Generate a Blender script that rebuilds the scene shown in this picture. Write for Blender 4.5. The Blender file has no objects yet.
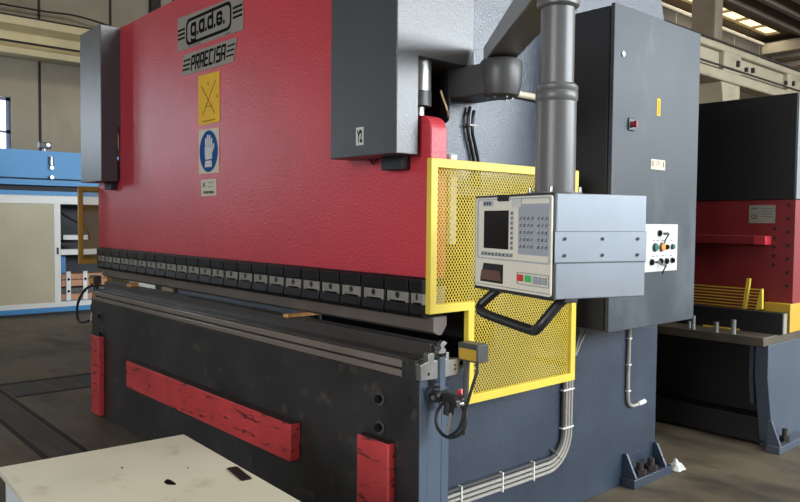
import bpy, math, random
from mathutils import Vector, Matrix
random.seed(7)
PI = math.pi
scene = bpy.context.scene
COL = scene.collection

# ------------------------------------------------------------------ materials
def lin(c):
    c /= 255.0
    return c / 12.92 if c <= 0.04045 else ((c + 0.055) / 1.055) ** 2.4
def rgb(r, g, b): return (lin(r), lin(g), lin(b), 1)

def mat(name, col, rough=0.5, metal=0.0, var=0.0, vscale=6.0, bump=0.0, bscale=200.0, spec=0.5,
        dirt=None, dirt_amt=0.0, dirt_scale=(8, 8, 8), dirt_lo=0.6, dirt_hi=0.68, coat=0.0, emit=None, estr=0.0, rvar=0.0):
    """procedural principled material: soft colour variation, shaped dirt / chips, fine bump"""
    m = bpy.data.materials.new(name); m.use_nodes = True
    nt = m.node_tree; N = nt.nodes; Lk = nt.links
    b = N['Principled BSDF']
    b.inputs['Base Color'].default_value = col
    b.inputs['Roughness'].default_value = rough
    b.inputs['Metallic'].default_value = metal
    b.inputs['Specular IOR Level'].default_value = spec
    b.inputs['Coat Weight'].default_value = coat
    tc = N.new('ShaderNodeTexCoord')
    src = None
    if var > 0:
        n = N.new('ShaderNodeTexNoise'); n.inputs['Scale'].default_value = vscale; n.inputs['Detail'].default_value = 6
        Lk.new(tc.outputs['Object'], n.inputs['Vector'])
        r = N.new('ShaderNodeMapRange'); r.inputs[1].default_value = 0.3; r.inputs[2].default_value = 0.7
        r.inputs[3].default_value = 1 - var; r.inputs[4].default_value = 1 + var
        Lk.new(n.outputs['Fac'], r.inputs[0])
        mx = N.new('ShaderNodeMix'); mx.data_type = 'RGBA'; mx.blend_type = 'MULTIPLY'; mx.inputs[0].default_value = 1
        mx.inputs[6].default_value = col
        Lk.new(r.outputs[0], mx.inputs[7]); src = mx.outputs[2]
        if rvar > 0:
            r2 = N.new('ShaderNodeMapRange'); r2.inputs[1].default_value = 0.3; r2.inputs[2].default_value = 0.7
            r2.inputs[3].default_value = max(0.02, rough - rvar); r2.inputs[4].default_value = min(1, rough + rvar)
            Lk.new(n.outputs['Fac'], r2.inputs[0]); Lk.new(r2.outputs[0], b.inputs['Roughness'])
    if dirt is not None:
        mp = N.new('ShaderNodeMapping'); mp.inputs['Scale'].default_value = dirt_scale
        Lk.new(tc.outputs['Object'], mp.inputs['Vector'])
        n = N.new('ShaderNodeTexNoise'); n.inputs['Scale'].default_value = 1; n.inputs['Detail'].default_value = 8; n.inputs['Roughness'].default_value = 0.62
        Lk.new(mp.outputs['Vector'], n.inputs['Vector'])
        r = N.new('ShaderNodeMapRange'); r.inputs[1].default_value = dirt_lo; r.inputs[2].default_value = dirt_hi
        r.inputs[3].default_value = 0; r.inputs[4].default_value = dirt_amt
        Lk.new(n.outputs['Fac'], r.inputs[0])
        mx = N.new('ShaderNodeMix'); mx.data_type = 'RGBA'
        Lk.new(r.outputs[0], mx.inputs[0])
        if src: Lk.new(src, mx.inputs[6])
        else: mx.inputs[6].default_value = col
        mx.inputs[7].default_value = dirt
        src = mx.outputs[2]
    if src: Lk.new(src, b.inputs['Base Color'])
    if bump > 0:
        n = N.new('ShaderNodeTexNoise'); n.inputs['Scale'].default_value = bscale; n.inputs['Detail'].default_value = 2
        Lk.new(tc.outputs['Object'], n.inputs['Vector'])
        bp = N.new('ShaderNodeBump'); bp.inputs['Strength'].default_value = bump; bp.inputs['Distance'].default_value = 0.004
        Lk.new(n.outputs['Fac'], bp.inputs['Height']); Lk.new(bp.outputs[0], b.inputs['Normal'])
    if emit:
        b.inputs['Emission Color'].default_value = emit; b.inputs['Emission Strength'].default_value = estr
    return m

M = {}
M['frame'] = mat('hammered_grey_blue_paint', rgb(46, 57, 72), 0.34, var=0.12, vscale=2.5, bump=0.55, bscale=125, rvar=0.08, spec=0.7)
M['bedside'] = mat('grey_blue_bed_paint', rgb(74, 86, 102), 0.45, var=0.10, vscale=3, bump=0.15, bscale=110)
M['bedfront'] = mat('worn_dark_grey_paint', rgb(47, 46, 46), 0.42, var=0.25, vscale=3.0, bump=0.12, bscale=90,
                    dirt=rgb(112, 100, 86), dirt_amt=0.5, dirt_scale=(8, 8, 8), dirt_lo=0.56, dirt_hi=0.74, rvar=0.1)
M['cover'] = mat('cover_grey_paint', rgb(68, 70, 74), 0.36, var=0.10, vscale=3, bump=0.3, bscale=120, spec=0.8)
M['red'] = mat('hammered_red_paint', rgb(192, 60, 71), 0.34, var=0.08, vscale=2, bump=0.65, bscale=95, spec=0.42,
               dirt=rgb(74, 30, 34), dirt_amt=0.8, dirt_scale=(24, 24, 16), dirt_lo=0.66, dirt_hi=0.72)
M['redworn'] = mat('chipped_red_paint', rgb(198, 64, 66), 0.55, var=0.15, vscale=5, bump=0.1, bscale=60,
                   dirt=rgb(46, 30, 30), dirt_amt=0.9, dirt_scale=(7, 20, 38), dirt_lo=0.565, dirt_hi=0.63)
M['redtop'] = mat('scuffed_dark_edge', rgb(62, 40, 38), 0.6, var=0.3, vscale=10)
M['tool'] = mat('blackened_tool_steel', rgb(17, 17, 20), 0.38, spec=0.35, metal=0.0, var=0.2, vscale=14)
M['toolgrey'] = mat('bare_clamp_steel', rgb(142, 138, 130), 0.45, metal=0.3, var=0.12, vscale=12)
M['punch'] = mat('ground_punch_steel', rgb(104, 95, 88), 0.45, metal=0.3, var=0.15, vscale=6)
M['rail'] = mat('oily_rail_steel', rgb(84, 80, 78), 0.34, metal=0.45, var=0.10, vscale=3)
M['railbar'] = mat('worn_rail_bar_steel', rgb(140, 130, 120), 0.3, metal=0.35, var=0.12, vscale=3)
M['raildark'] = mat('dark_rail_gap', rgb(26, 26, 28), 0.5)
M['steel'] = mat('bright_steel', rgb(170, 170, 168), 0.32, metal=0.85, var=0.1, vscale=20)
M['galv'] = mat('zinc_plated_sheet', rgb(138, 144, 152), 0.42, metal=0.55, var=0.07, vscale=4, bump=0.05, bscale=60)
M['galvedge'] = mat('sheet_edge_shadow_gap', rgb(70, 74, 80), 0.5)
M['bronze'] = mat('brass_collar', rgb(150, 128, 92), 0.4, metal=0.7)
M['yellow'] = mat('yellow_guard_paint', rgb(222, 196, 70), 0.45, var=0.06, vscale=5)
M['yellowshade'] = mat('shaded_yellow_guard_paint', rgb(176, 138, 58), 0.5, var=0.08, vscale=5)  # guard yellow with the dim light of the far end put into the colour
M['black'] = mat('black_plastic', rgb(34, 34, 36), 0.42, var=0.1, vscale=10)
M['blackmatt'] = mat('matt_black_rubber', rgb(24, 24, 26), 0.6)
M['pole'] = mat('grey_arm_paint', rgb(98, 97, 96), 0.36, metal=0.0, var=0.06, vscale=4)
M['hub'] = mat('dark_hub_casting', rgb(70, 69, 69), 0.42, metal=0.0, var=0.08, vscale=6)
M['cabinet'] = mat('cabinet_grey_enamel', rgb(62, 68, 75), 0.45, spec=0.3, var=0.10, vscale=3.0, rvar=0.05,
                   dirt=rgb(88, 94, 101), dirt_amt=0.7, dirt_scale=(2.2, 2.6, 1.6), dirt_lo=0.52, dirt_hi=0.66)
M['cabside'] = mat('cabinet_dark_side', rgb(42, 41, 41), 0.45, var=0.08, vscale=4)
M['beige'] = mat('panel_beige', rgb(226, 220, 204), 0.5, var=0.03, vscale=8)
M['panelgrey'] = mat('membrane_grey', rgb(158, 164, 172), 0.5, var=0.03, vscale=8)
M['keylight'] = mat('key_light_grey', rgb(176, 180, 184), 0.5)
M['keydark'] = mat('key_dark_mark', rgb(66, 70, 78), 0.5)
M['screen'] = mat('dark_screen_glass', rgb(26, 22, 26), 0.12, spec=0.4)
M['brown'] = mat('brown_slot_reflection', rgb(104, 72, 60), 0.3)  # colour of the reflection in the disk slot
M['redbtn'] = mat('red_button', rgb(216, 44, 52), 0.4)
M['redknob'] = mat('dark_red_knob', rgb(140, 24, 36), 0.45)
M['greenbtn'] = mat('green_button', rgb(60, 190, 92), 0.4)
M['darkgreen'] = mat('dark_green_button', rgb(20, 96, 84), 0.4)
M['orange'] = mat('orange_button', rgb(236, 140, 40), 0.4)
M['white'] = mat('white_label', rgb(204, 204, 200), 0.5, var=0.02, spec=0.2, vscale=10)
M['ivory'] = mat('ivory_label', rgb(214, 204, 184), 0.6, var=0.03, spec=0.15, vscale=10)
M['labelyellow'] = mat('yellow_label', rgb(232, 184, 50), 0.6, spec=0.15, var=0.05, vscale=10)
M['plate'] = mat('aluminium_name_plate', rgb(150, 146, 136), 0.55, spec=0.2, metal=0.15, var=0.08, vscale=6)
M['ink'] = mat('black_ink', rgb(20, 18, 18), 0.8, spec=0.05)
M['inkfaint'] = mat('faint_ink', rgb(112, 72, 24), 0.7, spec=0.1)
M['blue'] = mat('sign_blue', rgb(26, 78, 142), 0.7, spec=0.1)
M['greenink'] = mat('green_ink', rgb(60, 120, 70), 0.5)
M['conduit'] = mat('grey_conduit', rgb(158, 154, 146), 0.45, metal=0.05, var=0.08, vscale=30)
M['tie'] = mat('white_cable_tie', rgb(226, 224, 216), 0.5)
M['cream'] = mat('cream_enamel', rgb(206, 201, 178), 0.38, var=0.05, vscale=3, dirt=rgb(150, 132, 98), dirt_amt=0.65,
                 dirt_scale=(5, 7, 5), dirt_lo=0.58, dirt_hi=0.78, rvar=0.08)
M['creamside'] = mat('white_enamel_side', rgb(206, 212, 214), 0.4, var=0.04, vscale=3)
M['rust'] = mat('rusty_bolt', rgb(52, 45, 42), 0.7, metal=0.3, var=0.3, vscale=60)
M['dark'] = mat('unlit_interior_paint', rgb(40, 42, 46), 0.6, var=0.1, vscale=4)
M['wood'] = mat('raw_timber', rgb(206, 150, 92), 0.6, var=0.18, vscale=14)
M['woodbrown'] = mat('brown_timber', rgb(190, 140, 108), 0.6, var=0.2, vscale=8)
M['mblue'] = mat('machine_sky_blue', rgb(58, 138, 196), 0.45, var=0.05, vscale=2)
M['mwhite'] = mat('machine_off_white', rgb(226, 228, 226), 0.45, var=0.03, vscale=2)
M['mbeige'] = mat('machine_door_beige', rgb(186, 178, 152), 0.5, var=0.06, vscale=2)
M['shearblack'] = mat('satin_black_cover', rgb(18, 18, 20), 0.6, var=0.05, vscale=3)
M['shearred'] = mat('shear_red_paint', rgb(128, 34, 38), 0.5, var=0.08, vscale=3)
M['pink'] = mat('fresh_red_end', rgb(190, 50, 62), 0.5)
M['shearframe'] = mat('shear_grey_blue_paint', rgb(70, 79, 92), 0.45, var=0.1, vscale=3, bump=0.15, bscale=120)
M['sheartop'] = mat('oiled_table_plate', rgb(92, 84, 74), 0.45, metal=0.3, var=0.2, vscale=6)
M['mustard'] = mat('mustard_paint', rgb(190, 152, 46), 0.5, var=0.06, vscale=5)
M['sidelit'] = mat('lit_cover_side_grey', rgb(120, 126, 130), 0.5)  # black cover's daylit side, brightness put into the colour
M['paper'] = mat('crumpled_paper', rgb(206, 206, 200), 0.7)
M['pipebrown'] = mat('brown_pipe', rgb(92, 70, 52), 0.5)
M['beam'] = mat('pale_precast_concrete', rgb(158, 147, 124), 0.75, var=0.10, vscale=1.5, bump=0.1, bscale=30,
                dirt=rgb(96, 84, 66), dirt_amt=0.5, dirt_scale=(1.5, 1.2, 4), dirt_lo=0.55, dirt_hi=0.72)
M['beamleft'] = mat('cream_painted_beam', rgb(202, 190, 152), 0.7, var=0.10, vscale=1.5)
M['concrete'] = mat('wall_concrete', rgb(146, 136, 118), 0.85, var=0.16, vscale=0.8, bump=0.12, bscale=20,
                    dirt=rgb(112, 100, 84), dirt_amt=0.5, dirt_scale=(0.7, 0.9, 0.35), dirt_lo=0.5, dirt_hi=0.7)
M['joint'] = mat('dark_panel_joint', rgb(46, 42, 38), 0.9)
M['column'] = mat('column_concrete', rgb(112, 100, 84), 0.85, var=0.18, vscale=1.5, bump=0.1, bscale=20)
M['ceil'] = mat('ceiling_concrete', rgb(96, 84, 70), 0.9, var=0.15, vscale=1.0)
M['floor'] = mat('stained_concrete_floor', rgb(96, 86, 70), 0.6, var=0.26, vscale=1.6, bump=0.15, bscale=25,
                 dirt=rgb(36, 33, 29), dirt_amt=0.75, dirt_scale=(0.9, 2.2, 1), dirt_lo=0.46, dirt_hi=0.64, rvar=0.12)
M['floordark'] = mat('dark_steel_trench_cover', rgb(46, 41, 35), 0.6, var=0.35, vscale=3, dirt=rgb(84, 76, 64), dirt_amt=0.6, dirt_scale=(1.0, 7, 1), dirt_lo=0.52, dirt_hi=0.66)
M['floorjoint'] = mat('floor_joint_filler', rgb(30, 28, 26), 0.8)
M['glass'] = mat('daylit_window_pane', rgb(235, 240, 245), 0.2, emit=(0.86, 0.93, 1, 1), estr=4)
M['skyl'] = mat('translucent_skylight_pane', rgb(240, 230, 205), 0.4, emit=(1, 0.82, 0.50, 1), estr=1.5)
M['winframe'] = mat('window_blue_grey_frame', rgb(92, 108, 140), 0.5)
M['lampglass'] = mat('floodlight_lens', rgb(220, 222, 222), 0.2)

# ------------------------------------------------------------------ mesh builder
class MB:
    def __init__(s): s.v = []; s.f = []; s.mi = []
    def add(s, vs, fs, mi=0):
        n = len(s.v); s.v += [tuple(v) for v in vs]
        for f in fs: s.f.append([n + i for i in f]); s.mi.append(mi)
        return s
    def box(s, x0, x1, y0, y1, z0, z1, mi=0):
        x0, x1 = min(x0, x1), max(x0, x1); y0, y1 = min(y0, y1), max(y0, y1); z0, z1 = min(z0, z1), max(z0, z1)
        return s.add([(x0,y0,z0),(x1,y0,z0),(x1,y1,z0),(x0,y1,z0),(x0,y0,z1),(x1,y0,z1),(x1,y1,z1),(x0,y1,z1)],
                     [(3,2,1,0),(4,5,6,7),(0,1,5,4),(1,2,6,5),(2,3,7,6),(3,0,4,7)], mi)
    def prism(s, poly, axis, a0, a1, mi=0):
        """poly in the two other axes (in xyz order); extruded along axis"""
        def P(p, a):
            return {'x': (a, p[0], p[1]), 'y': (p[0], a, p[1]), 'z': (p[0], p[1], a)}[axis]
        A = sum(poly[i][0]*poly[(i+1) % len(poly)][1] - poly[(i+1) % len(poly)][0]*poly[i][1] for i in range(len(poly)))
        if A < 0: poly = poly[::-1]
        if axis == 'y': poly = poly[::-1]
        a0, a1 = min(a0, a1), max(a0, a1)
        n = len(poly)
        vs = [P(p, a0) for p in poly] + [P(p, a1) for p in poly]
        fs = [tuple(range(n))[::-1], tuple(range(n, 2*n))] + [(i, (i+1) % n, n + (i+1) % n, n + i) for i in range(n)]
        return s.add(vs, fs, mi)
    def cyl(s, p0, p1, r0, r1=None, n=20, mi=0):
        r1 = r0 if r1 is None else r1
        p0 = Vector(p0); p1 = Vector(p1); d = (p1 - p0).normalized()
        u = d.orthogonal().normalized(); w = d.cross(u)
        vs = []
        for p, r in ((p0, r0), (p1, r1)):
            vs += [p + (u*math.cos(2*PI*i/n) + w*math.sin(2*PI*i/n))*r for i in range(n)]
        return s.add(vs, [tuple(range(n))[::-1], tuple(range(n, 2*n))] + [(i, (i+1) % n, n+(i+1) % n, n+i) for i in range(n)], mi)
    def lathe(s, c, prof, n=32, mi=0):
        """prof: list of (r, z) bottom to top round the vertical through c=(x,y)"""
        vs = []
        for r, z in prof: vs += [(c[0]+r*math.cos(2*PI*i/n), c[1]+r*math.sin(2*PI*i/n), z) for i in range(n)]
        fs = [tuple(range(n))[::-1], tuple(range(len(prof)*n-n, len(prof)*n))]
        for k in range(len(prof)-1):
            fs += [(k*n+i, k*n+(i+1) % n, (k+1)*n+(i+1) % n, (k+1)*n+i) for i in range(n)]
        return s.add(vs, fs, mi)
    def tube(s, pts, r, n=10, mi=0, closed=False):
        pts = [Vector(p) for p in pts]; k = len(pts); vs = []; u = None
        for i, p in enumerate(pts):
            d = ((pts[min(i+1, k-1)] - pts[max(i-1, 0)])).normalized()
            if u is None: u = d.orthogonal().normalized()
            u = (u - d*u.dot(d)).normalized(); w = d.cross(u)
            vs += [p + (u*math.cos(2*PI*j/n) + w*math.sin(2*PI*j/n))*r for j in range(n)]
        fs = [tuple(range(n))[::-1], tuple(range((k-1)*n, k*n))]
        for i in range(k-1):
            fs += [(i*n+j, i*n+(j+1) % n, (i+1)*n+(j+1) % n, (i+1)*n+j) for j in range(n)]
        return s.add(vs, fs, mi)

def smooth_path(ctrl, sub=8):
    c = [Vector(p) for p in ctrl]; c = [c[0]*2 - c[1]] + c + [c[-1]*2 - c[-2]]; out = []
    for i in range(1, len(c)-2):
        for t in range(sub):
            t /= sub
            out.append(0.5*((2*c[i]) + (c[i+1]-c[i-1])*t + (2*c[i-1]-5*c[i]+4*c[i+1]-c[i+2])*t*t + (3*c[i]-c[i-1]-3*c[i+1]+c[i+2])*t**3))
    out.append(c[-2]); return out

def rpoly(pts, r, seg=6):
    """round every corner of a closed polygon; r a number or a list"""
    out = []; n = len(pts)
    for i in range(n):
        p = Vector((*pts[i], 0)); a = Vector((*pts[i-1], 0)); b = Vector((*pts[(i+1) % n], 0))
        rr = r[i] if isinstance(r, (list, tuple)) else r
        if rr <= 0: out.append((p.x, p.y)); continue
        da = (a-p).normalized(); db = (b-p).normalized()
        for k in range(seg+1):
            t = k/seg
            q = (p+da*rr)*(1-t)**2 + p*2*t*(1-t) + (p+db*rr)*t*t
            out.append((q.x, q.y))
    return out

OFF = {}
def root_off(o):
    while o is not None:
        if o.name in OFF: return OFF[o.name]
        o = o.parent
    return Vector((0, 0, 0))

def build(mb, name, mats, parent=None, bevel=0.0, smooth=True, ang=35, local=False, label=None):
    me = bpy.data.meshes.new(name)
    off = Vector((0, 0, 0)) if (local or parent is None) else root_off(parent)
    me.from_pydata([tuple(Vector(v) - off) for v in mb.v], [], mb.f)
    for m in (mats if isinstance(mats, (list, tuple)) else [mats]): me.materials.append(M[m] if isinstance(m, str) else m)
    for p, i in zip(me.polygons, mb.mi): p.material_index = i; p.use_smooth = smooth
    me.update()
    if smooth: me.set_sharp_from_angle(angle=math.radians(ang))
    o = bpy.data.objects.new(name, me); COL.objects.link(o)
    if parent: o.parent = parent
    if bevel > 0:
        md = o.modifiers.new('Bevel', 'BEVEL'); md.width = bevel; md.segments = 2; md.limit_method = 'ANGLE'; md.angle_limit = math.radians(40)
        md.use_clamp_overlap = True
    if label: o['label'] = label
    return o

def thing(name, label, cat, loc=(0, 0, 0), rotz=0, group=None):
    o = bpy.data.objects.new(name, None); COL.objects.link(o)
    o.location = loc; o.rotation_euler = (0, 0, rotz); o.empty_display_size = 0.1
    o['label'] = label; o['category'] = cat
    if group: o['group'] = group
    OFF[o.name] = Vector(loc)
    return o
def tag(o, label, cat, group=None):
    o['label'] = label; o['category'] = cat
    if group: o['group'] = group
    return o
def struct(mb, name, mats, parent=None, **k):
    o = build(mb, name, mats, parent, **k)
    if parent is None: o['kind'] = 'structure'
    return o

def text_mb(txt, w, h, shear=0.0, bold=0.0, depth=0.002):
    """lettering fitted into w x h, centred at 0, facing -Y (x right, z up)"""
    cu = bpy.data.curves.new('t', 'FONT'); cu.body = txt; cu.size = 1; cu.shear = shear; cu.offset = bold; cu.resolution_u = 3
    ob = bpy.data.objects.new('t', cu); COL.objects.link(ob)
    bpy.context.view_layer.update()
    dg = bpy.context.evaluated_depsgraph_get()
    me = bpy.data.meshes.new_from_object(ob.evaluated_get(dg))
    vs = [v.co.copy() for v in me.vertices]; fs = [tuple(p.vertices) for p in me.polygons]
    bpy.data.objects.remove(ob); bpy.data.curves.remove(cu); bpy.data.meshes.remove(me)
    x0 = min(v.x for v in vs); x1 = max(v.x for v in vs); y0 = min(v.y for v in vs); y1 = max(v.y for v in vs)
    mb = MB()
    mb.add([((v.x-(x0+x1)/2)*w/(x1-x0), 0, (v.y-(y0+y1)/2)*h/(y1-y0)) for v in vs], fs)
    return mb
def merge(dst, src, off=(0, 0, 0), fn=None, mi=None):
    n = len(dst.v)
    for v in src.v:
        v = fn(v) if fn else v
        dst.v.append((v[0]+off[0], v[1]+off[1], v[2]+off[2]))
    for f, i in zip(src.f, src.mi): dst.f.append([n+k for k in f]); dst.mi.append(i if mi is None else mi)
    return dst

# ------------------------------------------------------------------ camera (solved from the photo's vanishing points)
fpx = 730.35; yaw = math.radians(48.409); pit = math.radians(2.3886); rol = math.radians(0.5666)
fw = Vector((-math.sin(yaw)*math.cos(pit), math.cos(yaw)*math.cos(pit), -math.sin(pit)))
rt = Vector((math.cos(yaw), math.sin(yaw), 0)); up = rt.cross(fw)
r2 = rt*math.cos(rol) + up*math.sin(rol); u2 = -rt*math.sin(rol) + up*math.cos(rol)
cam = bpy.data.cameras.new('camera'); co = bpy.data.objects.new('camera', cam); COL.objects.link(co)
co.matrix_world = Matrix(((r2.x, u2.x, -fw.x, 0), (r2.y, u2.y, -fw.y, 0), (r2.z, u2.z, -fw.z, 1.6), (0, 0, 0, 1)))
cam.sensor_width = 36; cam.lens = fpx*36/800; cam.clip_start = 0.05; cam.clip_end = 200
scene.camera = co

# ================================================================== THE HALL
WX, EX, SY, NY, CZ = -14.4, 7.0, -6.0, 21.6, 6.75      # left wall, right wall, front wall, far wall, ceiling
struct(MB().box(WX-.3, EX+.3, SY-.3, NY+.3, -.2, 0), 'floor', 'floor', smooth=False)
# trench covers and joints let into the floor, left of the press
mb = MB()
for x0, x1, y0, y1 in ((-7.62, -5.0, 1.66, 1.70), (-7.62, -4.6, 1.41, 1.45), (-7.70, -7.62, 0.2, 4.2), (-7.08, -7.03, 1.72, 3.2)):
    mb.box(x0, x1, y0, y1, 0.0, .002)
struct(mb, 'trim_1', 'floorjoint', smooth=False)
mb = MB()
mb.box(-7.60, -4.6, 1.46, 1.65, 0, .0015); mb.box(-7.60, -7.09, 1.72, 3.4, 0, .0015); mb.box(-9.6, -7.72, -1.5, 1.2, 0, .0015)
struct(mb, 'trim_2', 'floordark', smooth=False)

# left wall with window openings, built of precast panels with dark joints
def wall_panels(a0, a1, z0, z1, holes):
    """rectangles covering [a0,a1]x[z0,z1] minus holes (a,b,c,d)"""
    xs = sorted({a0, a1, *[h[0] for h in holes], *[h[1] for h in holes]})
    out = []
    for p, q in zip(xs, xs[1:]):
        hs = sorted((h for h in holes if h[0] <= p and h[1] >= q), key=lambda h: h[2]); z = z0
        for h in hs: out.append((p, q, z, h[2])); z = h[3]
        out.append((p, q, z, z1))
    return out
WIN_L = [(2.3, 3.495, 2.5, 3.727), (-2.0, -0.6, 2.4, 4.0), (-3.8, -2.4, 2.4, 4.0)]
mb = MB()
for p, q, a, b in wall_panels(SY, NY, 0, CZ, WIN_L): mb.box(WX-.25, WX, p, q, a, b)
for y in (-4.1, -2.1, 0.13, 1.41, 3.97, 5.25, 6.53, 7.81, 9.1, 10.4, 11.7): mb.box(WX, WX+.012, y-.022, y+.022, 0, CZ, 1)
mb.box(WX, WX+.10, 6.02, 6.22, 0, CZ, 1)
struct(mb, 'wall_left', ['concrete', 'joint'], smooth=False)
def window_x(name, x, h, nx, nz, face):
    y0, y1, z0, z1 = h
    mb = MB(); t = .035
    for y in [y0+t+(y1-y0-2*t)*i/nx for i in range(nx+1)]: mb.box(x-.05, x+.05, y-t, y+t, z0, z1)
    for z in [z0+t+(z1-z0-2*t)*i/nz for i in range(nz+1)]: mb.box(x-.05, x+.05, y0, y1, z-t*.7, z+t*.7)
    f = struct(mb, name, 'winframe', smooth=False)
    build(MB().box(x-.012, x+.012, y0+.01, y1-.01, z0+.01, z1-.01), 'pane', 'glass', f, smooth=False)
for i, h in enumerate(WIN_L): window_x('window_%d' % (i+1), WX-.12, h, 2 if i else 2, 2, 1)

# right wall with a long high window band (out of frame: the daylight of the picture)
WIN_R = [(3.2, 7.0, 3.0, 6.2), (7.4, 11.2, 3.0, 6.2), (11.6, 15.4, 3.0, 6.2), (15.8, 19.6, 3.0, 6.2)]
mb = MB()
for p, q, a, b in wall_panels(SY, NY, 0, CZ, WIN_R): mb.box(EX, EX+.25, p, q, a, b)
struct(mb, 'wall_right', 'concrete', smooth=False)
for i, h in enumerate(WIN_R): window_x('window_%d' % (i+4), EX+.12, h, 4, 3, -1)
WIN_F = (-2.2, 2.0, 1.6, 4.6)
mb = MB()
for p, q, a, b in wall_panels(WX-.25, EX+.25, 0, CZ, [WIN_F]): mb.box(p, q, SY-.25, SY, a, b)
struct(mb, 'wall_front', 'concrete', smooth=False)
mb = MB()
for i in range(5): mb.box(WIN_F[0]+i*1.05-.035, WIN_F[0]+i*1.05+.035, SY-.17, SY-.07, WIN_F[2], WIN_F[3])
for i in range(4): mb.box(WIN_F[0], WIN_F[1], SY-.17, SY-.07, WIN_F[2]+i-.025, WIN_F[2]+i+.025)
f = struct(mb, 'window_8', 'winframe', smooth=False)
build(MB().box(WIN_F[0], WIN_F[1], SY-.13, SY-.11, WIN_F[2], WIN_F[3]), 'pane', 'glass', f, smooth=False)
mb = MB().box(WX-.25, EX+.25, NY, NY+.25, 0, CZ)
for i in range(17): mb.box(WX+.6+i*1.28-.02, WX+.6+i*1.28+.02, NY-.012, NY, 0, CZ, 1)
struct(mb, 'wall_back', ['concrete', 'joint'], smooth=False)

# ceiling: slab with skylight slots, ribs along the hall
SKY = [(-11.6, -10.8, -2.0, 9.0), (-8.56, -8.12, 9.0, 20.95), (-0.6, 0.2, 2, 14), (3.4, 4.2, -5, 14)]  # first strip is an unseen skylight added to brighten the left floor
mb = MB()
xs = sorted({WX-.25, EX+.25, *[s[0] for s in SKY], *[s[1] for s in SKY]})
for p, q in zip(xs, xs[1:]):
    hole = [s for s in SKY if s[0] <= p and s[1] >= q]
    if hole: mb.box(p, q, SY-.25, hole[0][2], CZ, CZ+.2); mb.box(p, q, hole[0][3], NY+.25, CZ, CZ+.2)
    else: mb.box(p, q, SY-.25, NY+.25, CZ, CZ+.2)
x = -7.86
for x in (-7.45, -6.9, -6.4, -5.9, -5.3, -4.6, -2.6, -1.4, 1.1, 2.3, -9.6, -10.8, -12, -13.2):
    mb.prism([(x-.10, CZ), (x+.10, CZ), (x+.06, CZ-.26), (x-.06, CZ-.26)], 'y', SY, NY)
struct(mb, 'ceiling', 'ceil', smooth=False)
for i, (x0, x1, y0, y1) in enumerate(SKY):
    mb = MB().box(x0, x0+.03, y0, y1, CZ+.02, CZ+.08).box(x1-.03, x1, y0, y1, CZ+.02, CZ+.08)
    k = max(2, round((y1-y0)/1.0))
    for j in range(k+1): mb.box(x0, x1, y0+(y1-y0)*j/k-.025, y0+(y1-y0)*j/k+.025, CZ+.02, CZ+.08)
    f = struct(mb, 'window_%d' % (i+9), 'beam', smooth=False)
    build(MB().box(x0, x1, y0, y1, CZ+.09, CZ+.11), 'pane', 'skyl', f, smooth=False)
# gutter beam and dark clerestory strip below the far skylight
struct(MB().box(-8.75, -8.42, 8, 20.6, 6.40, 6.49), 'trim_3', 'beam', bevel=.02)
mb = MB().box(-8.62, -8.50, 8, 20.6, 5.90, 6.40)
for i in range(9): mb.box(-8.495, -8.49, 8.4+i*1.5, 8.43+i*1.5, 5.90, 6.42, 1)
struct(mb, 'trim_4', ['ceil', 'beam'], smooth=False)
# cross girder near the far wall
struct(MB().box(-8.9, EX, 21.1, 21.55, 6.30, 6.60), 'trim_5', 'beam', bevel=.02)

# crane runway beam on the left wall
def ibeam(x, y0, y1, z0, z1, d):
    h = z1-z0
    prof = [(x, z0), (x+d, z0), (x+d, z0+.16*h), (x+.55*d, z0+.30*h), (x+.50*d, z0+.66*h), (x+.9*d, z0+.80*h), (x+.9*d, z1), (x, z1)]
    return MB().prism(prof, 'y', y0, y1)
struct(ibeam(WX+.02, SY, NY, 4.42, 5.06, .42), 'trim_6', 'beamleft', smooth=False)
mb = MB().box(WX+.44, WX+.47, SY, NY, 4.60, 4.635).box(WX+.30, WX+.36, SY, NY, 5.06, 5.10)
struct(mb, 'trim_7', 'joint', smooth=False)
tag(build(MB().tube(smooth_path([(WX+.35, 0.5, 5.27), (WX+.35, 2.4, 5.24), (WX+.35, 3.9, 5.25), (WX+.35, 4.6, 5.27), (WX+.35, 5.6, 5.12)]), .018, 6), 'power_cable', 'blackmatt'),
    'thin black cable running above the pale crane beam on the left wall', 'cable')

# nearer row: column, runway beam with recessed webs, corbel, cable track
mb = MB()
for y in (14.39, 24.0 - 3.7): mb.box(-7.35, -6.86, y, y+.34, 0, CZ)
struct(mb, 'trim_8', 'column', bevel=.015)
mb = MB().box(-6.86, -6.62, 4, NY, 4.40, 5.0)
mb.box(-6.86, -6.50, 4, NY, 4.92, 5.05); mb.box(-6.86, -6.50, 4, NY, 4.36, 4.56)
for y in (9.0, 11.8, 14.1, 17.2, 20.2): mb.box(-6.64, -6.51, y, y+.75, 4.4, 5.0)
struct(mb, 'trim_9', 'beam', bevel=.03)
mb = MB().box(-6.50, -6.47, 4, NY, 4.60, 4.63).box(-6.50, -6.46, 4, NY, 5.05, 5.075)
for y in (14.6, 15.0, 15.3, 17.0, 17.4, 18.0): mb.box(-6.52, -6.46, y, y+.05+.03*(y%1), 4.66+.06*(y%1), 4.74+.12*(y%1))
struct(mb, 'trim_10', 'joint', smooth=False)
mb = MB()
mb.prism([(14.10, 4.36), (14.9, 4.36), (14.9, 4.1), (14.72, 3.7), (14.30, 3.5)], 'x', -7.3, -6.55)
struct(mb, 'trim_11', 'beam', bevel=.02)
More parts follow.
